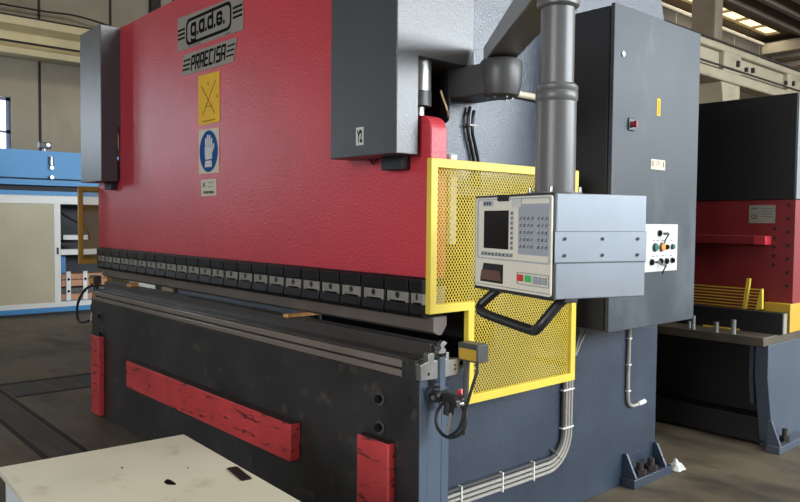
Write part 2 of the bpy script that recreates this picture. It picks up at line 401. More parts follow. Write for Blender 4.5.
# two brown pipes on the far wall
for z in (6.14, 5.90):
    tag(build(MB().cyl((-9.2, NY-.12, z), (4, NY-.12, z), .05, n=10), 'wall_pipe', 'pipebrown'),
        'brown pipe along the far end wall, %s of the two' % ('upper' if z > 6 else 'lower'), 'pipe', 'pipes on the far wall')

# ================================================================== PRESS BRAKE
XL, XR = -6.19, -2.222
XC = (XL+XR)/2
pb = thing('press_brake', 'long red press brake with dark grey bed standing on the concrete floor', 'press brake', (XC, 2.6, 0))
# bed: sandwich of three plates
mb = MB().box(XL, XR, 2.092, 2.139, 0.0, .923)
mb.mi[3] = 1; mb.mi[5] = 1
bed = build(mb, 'bed', ['bedfront', 'bedside'], pb, bevel=.003)
build(MB().box(XL+.004, XR-.003, 2.139, 2.226, 0, .90).box(XL+.004, XR-.005, 2.228, 2.275, 0, .88), 'bed_core', 'bedside', pb, bevel=.003)
for bx, bz in ((-2.476, .803), (-2.475, .674), (-5.957, .664), (-5.976, .808)):
    b = build(MB().cyl((bx, 2.092, bz), (bx, 2.084, bz), .033, n=20), 'washer', 'hub', bed)
    build(MB().cyl((bx, 2.084, bz), (bx, 2.068, bz), .019, n=6), 'bolt_head', 'tool', bed)
build(MB().cyl((-2.287, 2.092, .837), (-2.287, 2.0905, .837), .014, n=16), 'bolt_hole', 'raildark', bed)
# red bumper bar and posts
def redbox(x0, x1, y0, y1, z0, z1, name):
    o = build(MB().box(x0, x1, y0, y1, z0, z1), name, ['redworn'], pb, bevel=.006)
    build(MB().box(x0+.004, x1-.004, y0+.004, y1, z1, z1+.002), 'scuffed_top', 'redtop', o)
    return o
redbox(-5.29, -3.112, 2.027, 2.091, .364, .557, 'bumper_bar')
redbox(-2.592, -2.372, 2.048, 2.091, .03, .626, 'bumper_post')
redbox(-6.085, -5.908, 2.045, 2.091, .012, .650, 'bumper_post')
# die rail, stepped bars
mb = MB().box(XL+.05, -2.24, 2.080, 2.30, .926, .957, 2)
mb.box(XL+.05, -2.24, 2.094, 2.30, .957, .966, 1)
mb.box(XL+.05, -2.24, 2.080, 2.30, .966, 1.000, 2)
mb.box(XL+.05, -2.26, 2.094, 2.29, .9995, 1.012, 0)
rail = build(mb, 'die_rail', ['rail', 'raildark', 'railbar'], pb, bevel=.005)
for i in range(26): build(MB().cyl((-2.42-i*.14, 2.125, 1.012), (-2.42-i*.14, 2.125, 1.0132), .006, n=10), 'screw_hole', 'raildark', rail, smooth=False)
ep = build(MB().box(-2.318, -2.229, 2.072, 2.108, .926, 1.014), 'rail_end_plate', 'bedfront', pb, bevel=.003)
for dx in (-.056, -.022):
    for z in (.945, .99):
        build(MB().cyl((-2.24+dx, 2.072, z), (-2.24+dx, 2.0715, z), .008, n=12), 'screw_hole', 'raildark', ep)
# die with a V groove
die = MB().prism([(2.165, 1.012), (2.235, 1.012), (2.235, 1.074), (2.212, 1.074), (2.200, 1.056), (2.188, 1.074), (2.165, 1.074)], 'x', XL+.08, -2.235)
build(die, 'die', 'rail', pb, bevel=.0015)
# end block seen on the right
mb = MB().prism([(2.074, .93), (2.305, .93), (2.305, 1.002), (2.238, 1.002), (2.238, 1.036), (2.222, 1.036), (2.222, 1.008), (2.150, 1.008), (2.150, 1.041), (2.116, 1.041), (2.116, 1.008), (2.074, 1.0)], 'x', -2.228, -2.196)
eb = build(mb, 'die_end_block', 'steel', pb, bevel=.002)
build(MB().box(-2.196, -2.188, 2.176, 2.210, .80, 1.02), 'locating_strip', 'bedside', pb, bevel=.002)
build(MB().prism([(2.17, 1.034), (2.21, 1.034), (2.215, 1.05), (2.20, 1.062), (2.222, 1.078), (2.20, 1.09), (2.178, 1.074), (2.186, 1.055), (2.17, 1.046)], 'x', -2.215, -2.19), 'latch', 'steel', pb, bevel=.002)
for z in (.957, .975): build(MB().cyl((-2.196, 2.275, z), (-2.1955, 2.275, z), .006, n=10), 'screw_hole', 'raildark', eb)
build(MB().cyl((-2.196, 2.118, .955), (-2.1955, 2.118, .955), .008, n=10), 'screw_hole', 'raildark', eb)

# ram plate with rounded ears
ram_poly = rpoly([(XL, 1.355), (-2.231, 1.355), (-2.231, 2.053), (-2.66, 2.053), (-2.66, 3.062), (-5.74, 3.062), (-5.74, 2.053), (XL, 2.053)],
                 [0, 0, .085, 0, 0, .03, 0, .085], 8)
ram = build(MB().prism(ram_poly, 'y', 2.15, 2.245), 'ram', 'red', pb, bevel=.004)
# tool clamps: one made, the rest copies (26 along the ram)
pitch = .1655
cx0 = -2.318
mb = MB().box(-pitch/2+.006, pitch/2-.006, 2.108, 2.15, 1.300, 1.348)
mb.prism([(2.108, 1.300), (2.15, 1.300), (2.15, 1.285), (2.120, 1.290)], 'x', -pitch/2+.006, pitch/2-.006)
mb.prism([(2.112, 1.243), (2.15, 1.243), (2.15, 1.186), (2.120, 1.186), (2.108, 1.205)], 'x', -pitch/2+.006, pitch/2-.006)
mb.box(-pitch/2-.006, -pitch/2+.006, 2.116, 2.15, 1.20, 1.345)
def local_part(mb, name, m, parent, bevel=0):     # coordinates local in x only
    mb.v = [(v[0]+XC, v[1], v[2]) for v in mb.v]
    return build(mb, name, m, parent, bevel=bevel)
clamp = local_part(mb, 'punch_clamp', 'tool', pb, .002)
pl = local_part(MB().prism([(-.070, 1.243), (-.070, 1.290), (.070, 1.290), (.070, 1.243), (.052, 1.243), (.050, 1.250), (-.050, 1.250), (-.052, 1.243)], 'y', 2.117, 2.15), 'clamp_plate', 'toolgrey', clamp, .0015)
sc = local_part(MB().cyl((0, 2.117, 1.274), (0, 2.1165, 1.274), .0145, n=14), 'clamp_screw', 'raildark', clamp)
clamp.location = (-2.40-XC, 0, 0)
for i in range(1, 23):
    c = clamp.copy(); COL.objects.link(c); c.location = (-2.40-XC-i*pitch, 0, 0)
    for ch in (pl, sc):
        d = ch.copy(); COL.objects.link(d); d.parent = c
c = clamp.copy(); COL.objects.link(c); c.location = (-2.2745-XC, 0, 0); c.scale = (.52, 1, 1)
for ch in (pl, sc):
    d = ch.copy(); COL.objects.link(d); d.parent = c
build(MB().box(XL+.02, -2.24, 2.15, 2.24, 1.19, 1.356), 'clamp_holder', 'tool', pb, bevel=.002)
build(MB().box(-2.230, -2.222, 2.155, 2.238, 1.225, 1.32), 'clamp_end_block', 'toolgrey', pb, bevel=.003)
pn = MB().prism([(2.160, 1.19), (2.240, 1.19), (2.240, 1.150), (2.212, 1.112), (2.200, 1.109), (2.186, 1.112), (2.160, 1.126)], 'x', XL+.05, -2.215)
build(pn, 'punch', 'punch', pb, bevel=.0015)

# cylinder covers (left, right): tall boxes with a step cut out on the inner rear side
def cover(x0, x1, outer, lab):
    z1 = 3.062
    body = MB().prism([(2.0, 1.879), (2.124, 1.879), (2.124, 2.296), (2.465, 2.296), (2.465, z1), (2.0, z1)], 'x', x0, x1)
    o = build(body, 'cylinder_cover', 'cover', pb, bevel=.004)
    build(MB().box((x0+x1)/2+.015, x1-.075, 2.10, 2.148, 1.822, 1.879), 'cover_bracket', 'dark', o, bevel=.003)
    xm = (x0+x1)/2
    build(MB().cyl((xm, 2.0, 2.93 if outer else 2.58), (xm, 1.9985, 2.93 if outer else 2.58), .008, n=10), 'vent_hole', 'raildark', o)
    return o
covR = cover(-2.745, -2.284, False, '')
covL = cover(-6.150, -5.690, True, '')
lb = build(MB().box(-2.551, -2.499, 1.998, 2.0, 1.928, 2.006), 'number_label', 'white', covR, label='small grey label reading Y2')
t = MB(); merge(t, text_mb('Y2', .036, .056, bold=.05), (-2.525, 1.9975, 1.967)); 
# raise the depth rule: lettering is its own sub-part of the cover
build(t, 'label_lettering', 'ink', covR, smooth=False)
build(MB().tube(smooth_path([(-2.62, 2.14, 1.879), (-2.60, 2.13, 1.86), (-2.585, 2.13, 1.858), (-2.575, 2.14, 1.879)]), .004, 6), 'lifting_eye', 'raildark', covR)

# hydraulic cylinders over the ears
for s in (1, -1):
    cx = -2.37 if s > 0 else 2*XC+2.37
    p = build(MB().lathe((cx, 2.20), [(.058, 2.11), (.058, 2.32), (.072, 2.32), (.072, 2.95)], 28), 'hydraulic_cylinder', 'steel', pb)
    build(MB().lathe((cx, 2.20), [(.060, 2.10), (.060, 2.165)], 28), 'rod_collar', 'hub', p)
    build(MB().lathe((cx, 2.20), [(.03, 2.02), (.03, 2.12)], 20), 'rod', 'steel', p)

# C-shaped side frames
prof = [(2.285, 0), (4.325, 0), (4.315, 2.86), (4.27, 2.99), (4.20, 3.3), (2.405, 3.3), (2.405, 2.05), (2.27, 2.04), (2.27, 1.72), (2.74, 1.72), (2.74, .90), (2.285, .90)]
rr = [0, 0, .02, 0, 0, 0, .03, .02, .03, .10, .10, 0]
for s in (1, -1):
    x0, x1 = (-2.44, -2.38) if s > 0 else (2*XC+2.38, 2*XC+2.44)
    pf = prof if s > 0 else [(y, min(z, 3.0)) for y, z in prof]
    build(MB().prism(rpoly(pf, rr if s > 0 else 0, 6), 'x', x0, x1), 'side_frame', 'frame', pb, bevel=.003)
# rear body between the frames
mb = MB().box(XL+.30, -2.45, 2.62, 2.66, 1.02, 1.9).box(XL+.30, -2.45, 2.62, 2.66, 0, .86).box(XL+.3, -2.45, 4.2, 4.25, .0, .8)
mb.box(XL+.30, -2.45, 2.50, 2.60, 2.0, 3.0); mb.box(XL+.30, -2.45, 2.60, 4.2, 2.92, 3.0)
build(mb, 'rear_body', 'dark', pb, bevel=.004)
# white guide strip behind the mesh guard
build(MB().box(-2.246, -2.222, 2.262, 2.30, 1.50, 1.888), 'guide_strip', 'white', pb, bevel=.002)
build(MB().box(-2.379, -2.25, 2.265, 2.295, 1.75, 1.80), 'guide_bracket', 'dark', pb, bevel=.002)
# foot with gussets and bolts
foot = build(MB().box(-2.379, -2.285, 3.925, 4.375, .0, .055), 'anchor_foot', 'frame', pb, bevel=.003)
for y in (3.945, 4.30):
    build(MB().prism([(-2.379, .055), (-2.288, .055), (-2.30, .085), (-2.355, .195), (-2.379, .195)], 'y', y, y+.018), 'gusset', 'frame', foot, bevel=.002)
for y in (4.06, 4.19):
    build(MB().cyl((-2.33, y, .055), (-2.33, y, .085), .043, n=6).cyl((-2.33, y, .085), (-2.33, y, .13), .022, n=12), 'anchor_bolt', 'rust', foot)
    build(MB().cyl((-2.33, y, .055), (-2.33, y, .060), .045, n=18), 'anchor_washer', 'rust', foot)

# --- name plates and signs on the ram (plate + sub-part lettering)
YS = 2.1495
def plate(poly, name, m, label):
    return build(MB().prism(poly, 'y', YS-.0025, YS), name, m, pb, label=label)
def bar(mb, x0, z0, x1, z1, w, y):
    d = Vector((x1-x0, 0, z1-z0)); L_ = d.length; n = Vector((-d.z, 0, d.x))/L_*w/2
    a = Vector((x0, y, z0)); b = Vector((x1, y, z1))
    mb.add([a-n, b-n, b+n, a+n], [(0, 1, 2, 3)])
yl = YS-.0032
sg = plate([(-4.670, 2.708), (-3.804, 2.694), (-3.804, 2.90), (-4.670, 2.925)], 'name_plate', 'plate', 'grey metal name plate reading g.a.d.e.')
mb = MB()
def lring(x0, x1, z0, z1, r_, w_, skip=()):
    o = rpoly([(x0, z0), (x1, z0), (x1, z1), (x0, z1)], r_, 6); i_ = rpoly([(x0+w_, z0+w_), (x1-w_, z0+w_), (x1-w_, z1-w_), (x0+w_, z1-w_)], max(r_-w_*.7, .003), 6)
    n = len(o)
    for k in range(n):
        if k in skip: continue
        j = (k+1) % n
        mb.add([(o[k][0], yl, o[k][1]), (o[j][0], yl, o[j][1]), (i_[j][0], yl, i_[j][1]), (i_[k][0], yl, i_[k][1])], [(0, 1, 2, 3)])
def vbar(x, z0, z1, w_): bar(mb, x, z0, x, z1, w_, yl-.0002)
lx, lz, lw, lh, st_ = -4.478, 2.772, .080, .086, .023
for ch in 'gade':
    if ch in 'gad':
        lring(lx, lx+lw, lz, lz+lh, .030, st_)
        if ch == 'g':
            vbar(lx+lw-st_/2, lz-.012, lz+lh, st_); lring(lx, lx+lw, lz-.036, lz+.02, .024, st_*.8, [20, 21, 22, 23, 24, 25, 26, 27, 13, 12, 14, 15, 16, 17, 18, 19])
        else: vbar(lx+lw-st_/2, lz, lz+lh+(.036 if ch == 'd' else 0), st_)
    else:
        lring(lx, lx+lw, lz, lz+lh, .030, st_, [13]); bar(mb, lx+.01, lz+lh*.47, lx+lw-.002, lz+lh*.47, .017, yl-.0002)
    bar(mb, lx+lw+.006, lz+.011, lx+lw+.028, lz+.011, .022, yl)
    lx += lw+.036
def outline(mb, x0, x1, z0, z1, r, w, gap=None):
    out = rpoly([(x0, z0), (x1, z0), (x1, z1), (x0, z1)], r, 8); inn = rpoly([(x0+w, z0+w), (x1-w, z0+w), (x1-w, z1-w), (x0+w, z1-w)], r-w*.6, 8)
    n = len(out)
    for i in range(n):
        j = (i+1) % n
        mxx = (out[i][0]+out[j][0])/2
        mb.add([(out[i][0], yl, out[i][1]), (out[j][0], yl, out[j][1]), (inn[j][0], yl, inn[j][1]), (inn[i][0], yl, inn[i][1])], [(0, 1, 2, 3)])
outline(mb, -4.545, -3.94, 2.722, 2.893, .055, .020)
for k in range(3):
    z = 2.785+k*.028
    bar(mb, -4.665, z, -4.560, z, .014, yl); bar(mb, -3.925, z-.002, -3.812, z-.002, .014, yl)
for k in range(9): bar(mb, -4.50+k*.018, 2.712, -4.488+k*.018, 2.712, .006, yl)
for k in range(4): bar(mb, -4.02+k*.018, 2.706, -4.008+k*.018, 2.706, .006, yl)
build(mb, 'lettering', 'ink', sg, smooth=False)
sg = plate([(-4.610, 2.538), (-3.915, 2.527), (-3.872, 2.664), (-4.580, 2.672)], 'model_plate', 'plate', 'grey metal name plate reading PRAECISA')
mb = MB(); GL = {'P': [(0, 0, 0, 1), (0, 1, 1, 1), (1, 1, 1, .45), (1, .45, 0, .45)], 'R': [(0, 0, 0, 1), (0, 1, 1, 1), (1, 1, 1, .45), (1, .45, 0, .45), (.45, .45, 1, 0)],
      'A': [(0, 0, 0, 1), (0, 1, 1, 1), (1, 1, 1, 0), (0, .42, 1, .42)], 'E': [(0, 0, 0, 1), (0, 1, 1, 1), (0, .5, .85, .5), (0, 0, 1, 0)],
      'C': [(0, 0, 0, 1), (0, 1, 1, 1), (0, 0, 1, 0)], 'I': [(.5, 0, .5, 1)], 'S': [(0, 1, 1, 1), (0, 1, 0, .5), (0, .5, 1, .5), (1, .5, 1, 0), (1, 0, 0, 0)]}
px0 = -4.470
for ch in 'PRAECISA':
    gw, gh, gz = (.040 if ch != 'I' else .012), .082, 2.560
    for a0, b0, a1, b1 in GL[ch]:
        f = .0065
        def q(a, b): return (px0+a*gw+.16*b*gh, gz+b*gh)
        (xa, za), (xb, zb) = q(a0, b0), q(a1, b1)
        d_ = math.hypot(xb-xa, zb-za); ex_ = (xb-xa)/d_*f; ez_ = (zb-za)/d_*f
        bar(mb, xa-ex_, za-ez_, xb+ex_, zb+ez_, .0165, yl)
    px0 += gw+.0215
for k in range(3):
    z = 2.573+k*.029; s = (k-1)*.008
    bar(mb, -4.590+s, z, -4.485+s, z, .012, yl); bar(mb, -4.000+s, z-.002, -3.905+s, z-.002, .010, yl)
build(mb, 'lettering', 'ink', sg, smooth=False)
sg = plate([(-4.373, 2.193), (-4.088, 2.193), (-4.088, 2.500), (-4.373, 2.505)], 'warning_sign', 'labelyellow', 'yellow sign with a crossed line diagram')
mb = MB()
bar(mb, -4.330, 2.440, -4.150, 2.250, .007, yl); bar(mb, -4.140, 2.450, -4.310, 2.250, .007, yl)
for a in ((-4.27, 2.30, -4.18, 2.30), (-4.27, 2.30, -4.255, 2.325), (-4.18, 2.30, -4.19, 2.325), (-4.13, 2.34, -4.11, 2.36), (-4.13, 2.36, -4.11, 2.34), (-4.25, 2.455, -4.235, 2.43), (-4.22, 2.455, -4.235, 2.43)): bar(mb, *a, .004, yl)
for k in range(9): bar(mb, -4.31+k*.019, 2.212, -4.298+k*.019, 2.212, .007, yl)
build(mb, 'diagram', 'inkfaint', sg, smooth=False)
sg = plate([(-4.366, 1.883), (-4.096, 1.883), (-4.096, 2.158), (-4.366, 2.163)], 'glove_sign', 'ivory', 'blue and white wear gloves sign')
cxs, czs = -4.231, 2.021
mb = MB().add([(cxs+.122*math.cos(2*PI*i/40), yl, czs+.130*math.sin(2*PI*i/40)) for i in range(40)], [tuple(range(40))])
build(mb, 'blue_disc', 'blue', sg, smooth=False)
mb = MB(); yy = yl-.0006
def flat(poly): mb.add([(cxs+x, yy, czs+z) for x, z in poly], [tuple(range(len(poly)))])
flat([(-.045, -.05), (.045, -.05), (.05, .0), (.045, .03), (-.05, .03), (-.05, 0)])
for k, (x, h) in enumerate(((-.046, .085), (-.021, .104), (.004, .100), (.029, .080))):
    flat(rpoly([(x, .026), (x+.021, .026), (x+.021, h), (x, h)], [0, 0, .009, .009], 4))
flat(rpoly([(.038, -.03), (.075, .02), (.078, .045), (.062, .045), (.046, .01)], [0, .005, .005, .005, 0], 3))
flat([(-.050, -.098), (.046, -.098), (.040, -.058), (-.044, -.058)])
build(mb, 'hand_pictogram', 'white', sg, smooth=False)
sg = plate([(-4.336, 1.741), (-4.131, 1.743), (-4.131, 1.847), (-4.336, 1.848)], 'small_sticker', 'ivory', 'small ivory sticker with green mark')
mb = MB()
for k in range(6): bar(mb, -4.30+k*.024, 1.765, -4.284+k*.024, 1.765, .018, yl)
build(mb, 'fine_print', 'ink', sg, smooth=False)
mb = MB()
bar(mb, -4.31, 1.80, -4.28, 1.83, .014, yl); bar(mb, -4.31, 1.825, -4.27, 1.80, .010, yl)
for k in range(3): bar(mb, -4.24+k*.026, 1.825, -4.222+k*.026, 1.825, .009, yl); bar(mb, -4.24+k*.026, 1.80, -4.222+k*.026, 1.80, .007, yl)
build(mb, 'green_mark', 'greenink', sg, smooth=False)

# ================================================================== MESH GUARDS
def guard(X, label, inward, paint='yellow', dy=0):
    g = thing('mesh_guard', label, 'guard', (X, 2.55, .80), group='yellow mesh guards at the ends of the press')
    y0, y1, ym, z0, z1, zm, w, t = 2.076, 3.100, 2.309, .803, 1.857, 1.215, .037, .028
    outer = [(y0, zm), (ym, zm), (ym, z0), (y1, z0), (y1, z1), (y0, z1)]
    inner = [(y0+w, zm+w), (ym+w, zm+w), (ym+w, z0+w), (y1-w, z0+w), (y1-w, z1-w), (y0+w, z1-w)]
    mb = MB(); n = 6
    for x in (0, 1):
        xx = X if x else X-t
        mb.v += [(xx, *p) for p in outer] + [(xx, *p) for p in inner]
    for i in range(n):
        j = (i+1) % n
        for f in ((12+i, 12+j, 18+j, 18+i), (i, 6+i, 6+j, j), (i, j, 12+j, 12+i), (6+i, 18+i, 18+j, 6+j)):
            mb.f.append(list(f)); mb.mi.append(0)
    build(mb, 'guard_frame', paint, g, bevel=.002)
    # expanded metal: diamond cells, each strand a flat twisted bar
    mb = MB(); px_, pz = .0175, .0235; xx = X-.013
    def inside(y, z): return (y0+w*.6 < y < y1-w*.6 and zm+w*.6 < z < z1-w*.6) or (ym+w*.6 < y < y1-w*.6 and z0+w*.6 < z <= zm+w*.7)
    ny = int((y1-y0)/px_*2)+2; nz = int((z1-z0)/pz*2)+2
    a, b = .0016, .0006
    for i in range(ny):
        for j in range(nz):
            if (i+j) % 2: continue
            ya, za = y0+i*px_/2, z0+j*pz/2
            for s in (1, -1):
                yb, zb = ya+s*px_/2, za+pz/2
                if not inside((ya+yb)/2, (za+zb)/2): continue
                wv = .0019
                mb.add([(xx-a, ya-wv, za), (xx-a, ya+wv, za), (xx+b, ya+wv, za), (xx+b, ya-wv, za),
                        (xx-b, yb-wv, zb), (xx-b, yb+wv, zb), (xx+a, yb+wv, zb), (xx+a, yb-wv, zb)],
                       [(0, 1, 5, 4), (1, 2, 6, 5), (2, 3, 7, 6), (3, 0, 4, 7)])
    build(mb, 'expanded_mesh', paint, g, smooth=False)
    for y, z in ((3.062, 1.79), (3.062, .87)): build(MB().box(X-t, X-.229 if inward > 0 else X+.229, y, y+.025, z, z+.025), 'mounting_lug', 'dark', g, bevel=.002)
    g.location.y += dy
    return g
guard(-2.15, 'bright yellow expanded metal guard at the right end of the press behind the control box', 1)
guard(2*XC+2.15, 'shaded yellow mesh guard at the far left end of the press, beside the blue machine', -1, 'yellowshade', -.06)

# ================================================================== CONTROL PENDANT
PZ = 1.3635
pend = thing('control_pendant', 'grey metal control box with screen and keypad hanging from a thick swivel pole', 'control panel', (-1.343, 1.8095, PZ), math.radians(-16.9))
w, e, h = .4643, .3648, .3245
def PB(mb, name, m, par=pend, **k): return build(mb, name, m, par, local=True, **k)
hs = PB(MB().box(-w+.004, 0, .012, e, 0, h), 'housing', 'galv', bevel=.003)
PB(MB().box(0, .0015, .006, e+.002, .114, .207), 'side_plate', 'galv', hs, bevel=.0008)
mb = MB().box(0, .0012, .004, e, .110, .1135).box(0, .0012, .004, e, .2075, .2090)
PB(mb, 'plate_seam', 'galvedge', hs, smooth=False)
for y in (.042, .187, .329):
    for z in (1.549-PZ, 1.498-PZ):
        PB(MB().cyl((.0015, y, z), (.0045, y, z), .0055, n=12), 'screw', 'black', hs)
PB(MB().box(-w, -.002, 0.002, .014, -.004, h+.002), 'front_rim', 'black', bevel=.003)
pan = PB(MB().prism(rpoly([(-w+.013, .008), (-.004, .008), (-.004, h-.006), (-w+.013, h-.006)], .010, 4), 'y', -.004, .004), 'front_panel', 'beige', bevel=.0015)
# raised bezel outline of the upper field
def frame_rect(x0, x1, z0, z1, r, wd, y0, y1):
    o = rpoly([(x0, z0), (x1, z0), (x1, z1), (x0, z1)], r, 5); i_ = rpoly([(x0+wd, z0+wd), (x1-wd, z0+wd), (x1-wd, z1-wd), (x0+wd, z1-wd)], max(r-wd*.5, .001), 5)
    mb = MB(); n = len(o)
    for yv in (y0, y1): mb.v += [(p[0], yv, p[1]) for p in o] + [(p[0], yv, p[1]) for p in i_]
    for k in range(n):
        j = (k+1) % n
        for f in ((k, j, n+j, n+k), (k, 2*n+k, 2*n+j, j), (n+k, n+j, 3*n+j, 3*n+k)): mb.f.append(list(f)); mb.mi.append(0)
    return mb
PB(frame_rect(-.436, -.008, 1.470-PZ, 1.678-PZ, .014, .005, -.007, -.003), 'bezel', 'keylight', pan)
PB(MB().box(-.400, -.334, -.0055, -.004, 1.652-PZ, 1.671-PZ), 'logo_plate', 'keylight', pan)
mb = MB()
for k in range(3): mb.box(-.394+k*.017, -.381+k*.017, -.0062, -.0055, 1.656-PZ, 1.667-PZ)
PB(mb, 'logo_mark', 'keydark', pan, smooth=False)
PB(MB().box(-.393, -.237, -.0052, -.004, 1.507-PZ, 1.637-PZ), 'screen', 'screen', bevel=.001)
PB(MB().box(-.180, -.010, -.0052, -.004, 1.495-PZ, 1.657-PZ), 'keypad', 'panelgrey', bevel=.001)
kpad = [c for c in pend.children if c.name.startswith('keypad')][0]
def key(x, z, kw, kh, parent, n=[0]):
    a = MB().box(-kw/2, kw/2, -.0072, -.005, -kh/2, kh/2)
    v = n[0] % 3; n[0] += 1
    a.box(-kw*.34, kw*.38, -.0077, -.0070, -kh*(.02+.05*v), kh*.14, 1).box(-kw*.42, kw*(.1+.1*v), -.0077, -.0070, -kh*.40, -kh*.22, 1)
    a.box(kw*.16, kw*.36, -.0077, -.0070, -kh*.36, kh*.36, 1)
    o = PB(a, 'key', ['keylight', 'keydark'], parent, smooth=False); o.location = (x, 0, z)
for r_ in range(5):
    z = 1.612-PZ-r_*.0225
    for c in range(4): key(-.164+c*.0205, z, .015, .014, kpad)
    for c in range(3): key(-.067+c*.0205, z, .015, .014, kpad)
for c in range(9): key(-.397+c*.0222, 1.489-PZ, .017, .013, pan)
for r_ in range(8): key(-.2165, 1.628-PZ-r_*.0163, .014, .012, pan)
PB(MB().box(-.297, -.236, -.014, .02, 1.668-PZ, h+.001), 'latch_clip', 'blackmatt', bevel=.003)
PB(MB().box(-.212, -.160, -.0095, -.0035, 1.647-PZ, 1.672-PZ), 'paper_label', 'white')
mb = MB().prism([(-.392, 1.455-PZ), (-.267, 1.455-PZ), (-.267, 1.390-PZ), (-.414, 1.390-PZ)], 'y', -.0052, -.004)
fl = PB(mb, 'disk_slot', 'blackmatt', bevel=.001)
PB(MB().prism([(-.400, 1.432-PZ), (-.285, 1.432-PZ), (-.275, 1.398-PZ), (-.409, 1.398-PZ)], 'y', -.0085, -.005), 'slot_reflection', 'brown', fl, bevel=.001)  # brown reflection in the slot, drawn as a coloured piece
PB(frame_rect(-.183, -.012, 1.398-PZ, 1.437-PZ, .003, .0015, -.0052, -.004), 'button_border', 'keydark')
PB(MB().box(-.176, -.147, -.012, -.004, 1.409-PZ, 1.430-PZ), 'push_button', 'redbtn', bevel=.003, label='red push button')
PB(MB().box(-.132, -.103, -.012, -.004, 1.409-PZ, 1.430-PZ), 'push_button', 'greenbtn', bevel=.003, label='green push button')
for x in (-.081, -.055, -.029): PB(MB().box(x-.009, x+.009, -.010, -.004, 1.406-PZ, 1.429-PZ), 'push_button', 'panelgrey', bevel=.002, label='grey push button')
PB(MB().box(-.445, -.006, -.0045, -.004, 1.380-PZ, 1.3815-PZ), 'panel_seam', 'keydark', smooth=False)
hp = smooth_path([(-.372, .03, .006), (-.410, -.012, -.045), (-.418, -.028, -.068), (-.385, -.034, -.086), (-.23, -.035, -.098), (-.085, -.035, -.106), (-.050, -.032, -.100), (-.018, -.022, -.076), (.012, .02, -.02), (.022, .05, .004)], 6)
hd = [Vector((p.x*1.0, p.y, p.z)) for p in hp]
PB(MB().tube([(p.x-.012-.045*max(0, p.x+.10)/.12, p.y+.035, p.z) for p in hd], .0165, 14), 'handle', 'black')
PB(MB().box(-.03, -.002, .05, .10, -.012, 0), 'handle_bracket', 'black', bevel=.002)
# pole: local centre
lc = Vector((-w/2-.004, e/2-.004))
pole = PB(MB().lathe(lc, [(.092, h), (.092, h+.012), (.068, h+.014), (.067, 2.005-PZ), (.067, 2.009-PZ)], 40), 'pole', 'pole')
PB(MB().lathe(lc, [(.067, 2.004-PZ), (.071, 2.010-PZ), (.071, 2.036-PZ), (.069, 2.039-PZ), (.071, 2.042-PZ), (.071, 2.056-PZ), (.064, 2.064-PZ), (.0575, 2.066-PZ)], 40), 'collar', 'pole')
PB(MB().lathe(lc, [(.0565, 2.060-PZ), (.0565, 2.335-PZ)], 40), 'upper_pole', 'pole')
PB(MB().lathe(lc, [(.062, 2.318-PZ), (.070, 2.324-PZ), (.0715, 2.336-PZ), (.069, 2.344-PZ), (.074, 2.350-PZ), (.075, 2.40-PZ), (.075, 2.50-PZ)], 40), 'swivel_joint', 'pole')
for ang in (45, 135, 225, 315):
    a = math.radians(ang); p = (lc.x+.084*math.cos(a), lc.y+.084*math.sin(a))
    PB(MB().cyl((*p, h+.010), (*p, h+.030), .0055, n=10), 'base_bolt', 'steel')
# horizontal arm back to the hub on the frame (direction in world: (-.816,.578)); built in local axes
wd = Vector((-.816, .578, 0)); R_ = Matrix.Rotation(math.radians(16.9), 3, 'Z'); ld = R_ @ wd; ln = Vector((-ld.y, ld.x, 0))
p0 = Vector((lc.x, lc.y, 0)); Lr = .78
mb = MB(); vs = []
for s, hw, zb, zt in ((-.03, .070, 2.372, 2.49), (Lr+.07, .066, 2.315, 2.385)):
    c = p0 + ld*s
    for sg_, z in ((-1, zb), (1, zb), (1, zt), (-1, zt)):
        q = c + ln*sg_*hw; vs.append((q.x, q.y, z-PZ))
mb.add(vs, [(0, 1, 2, 3), (7, 6, 5, 4), (0, 4, 5, 1), (1, 5, 6, 2), (2, 6, 7, 3), (3, 7, 4, 0)])
PB(mb, 'swivel_arm', 'pole', bevel=.006)
hc = p0 + ld*Lr
PB(MB().lathe((hc.x, hc.y), [(.066, 2.150-PZ), (.080, 2.158-PZ), (.092, 2.20-PZ), (.094, 2.255-PZ), (.094, 2.30-PZ), (.086, 2.312-PZ), (.05, 2.318-PZ)], 36), 'hub', 'hub')
# bracket from the hub to the frame, along world -X
mx = R_ @ Vector((-1, 0, 0)); my = R_ @ Vector((0, 1, 0)); mb = MB(); vs = []
for s in (.02, .229):
    c = hc + mx*s
    for sg_, z in ((-1, 2.160), (1, 2.160), (1, 2.295), (-1, 2.295)):
        q = c + my*sg_*(.088 if s < .1 else .095); vs.append((q.x, q.y, z-PZ))
mb.add(vs, [(0, 1, 2, 3), (7, 6, 5, 4), (0, 4, 5, 1), (1, 5, 6, 2), (2, 6, 7, 3), (3, 7, 4, 0)])
PB(mb, 'hub_bracket', 'hub', bevel=.006)
for a in range(0, 360, 60):
    PB(MB().cyl((hc.x+.05*math.cos(math.radians(a)), hc.y+.05*math.sin(math.radians(a)), 2.152-PZ), (hc.x+.05*math.cos(math.radians(a)), hc.y+.05*math.sin(math.radians(a)), 2.144-PZ), .006, n=8), 'hub_screw', 'steel', smooth=False)

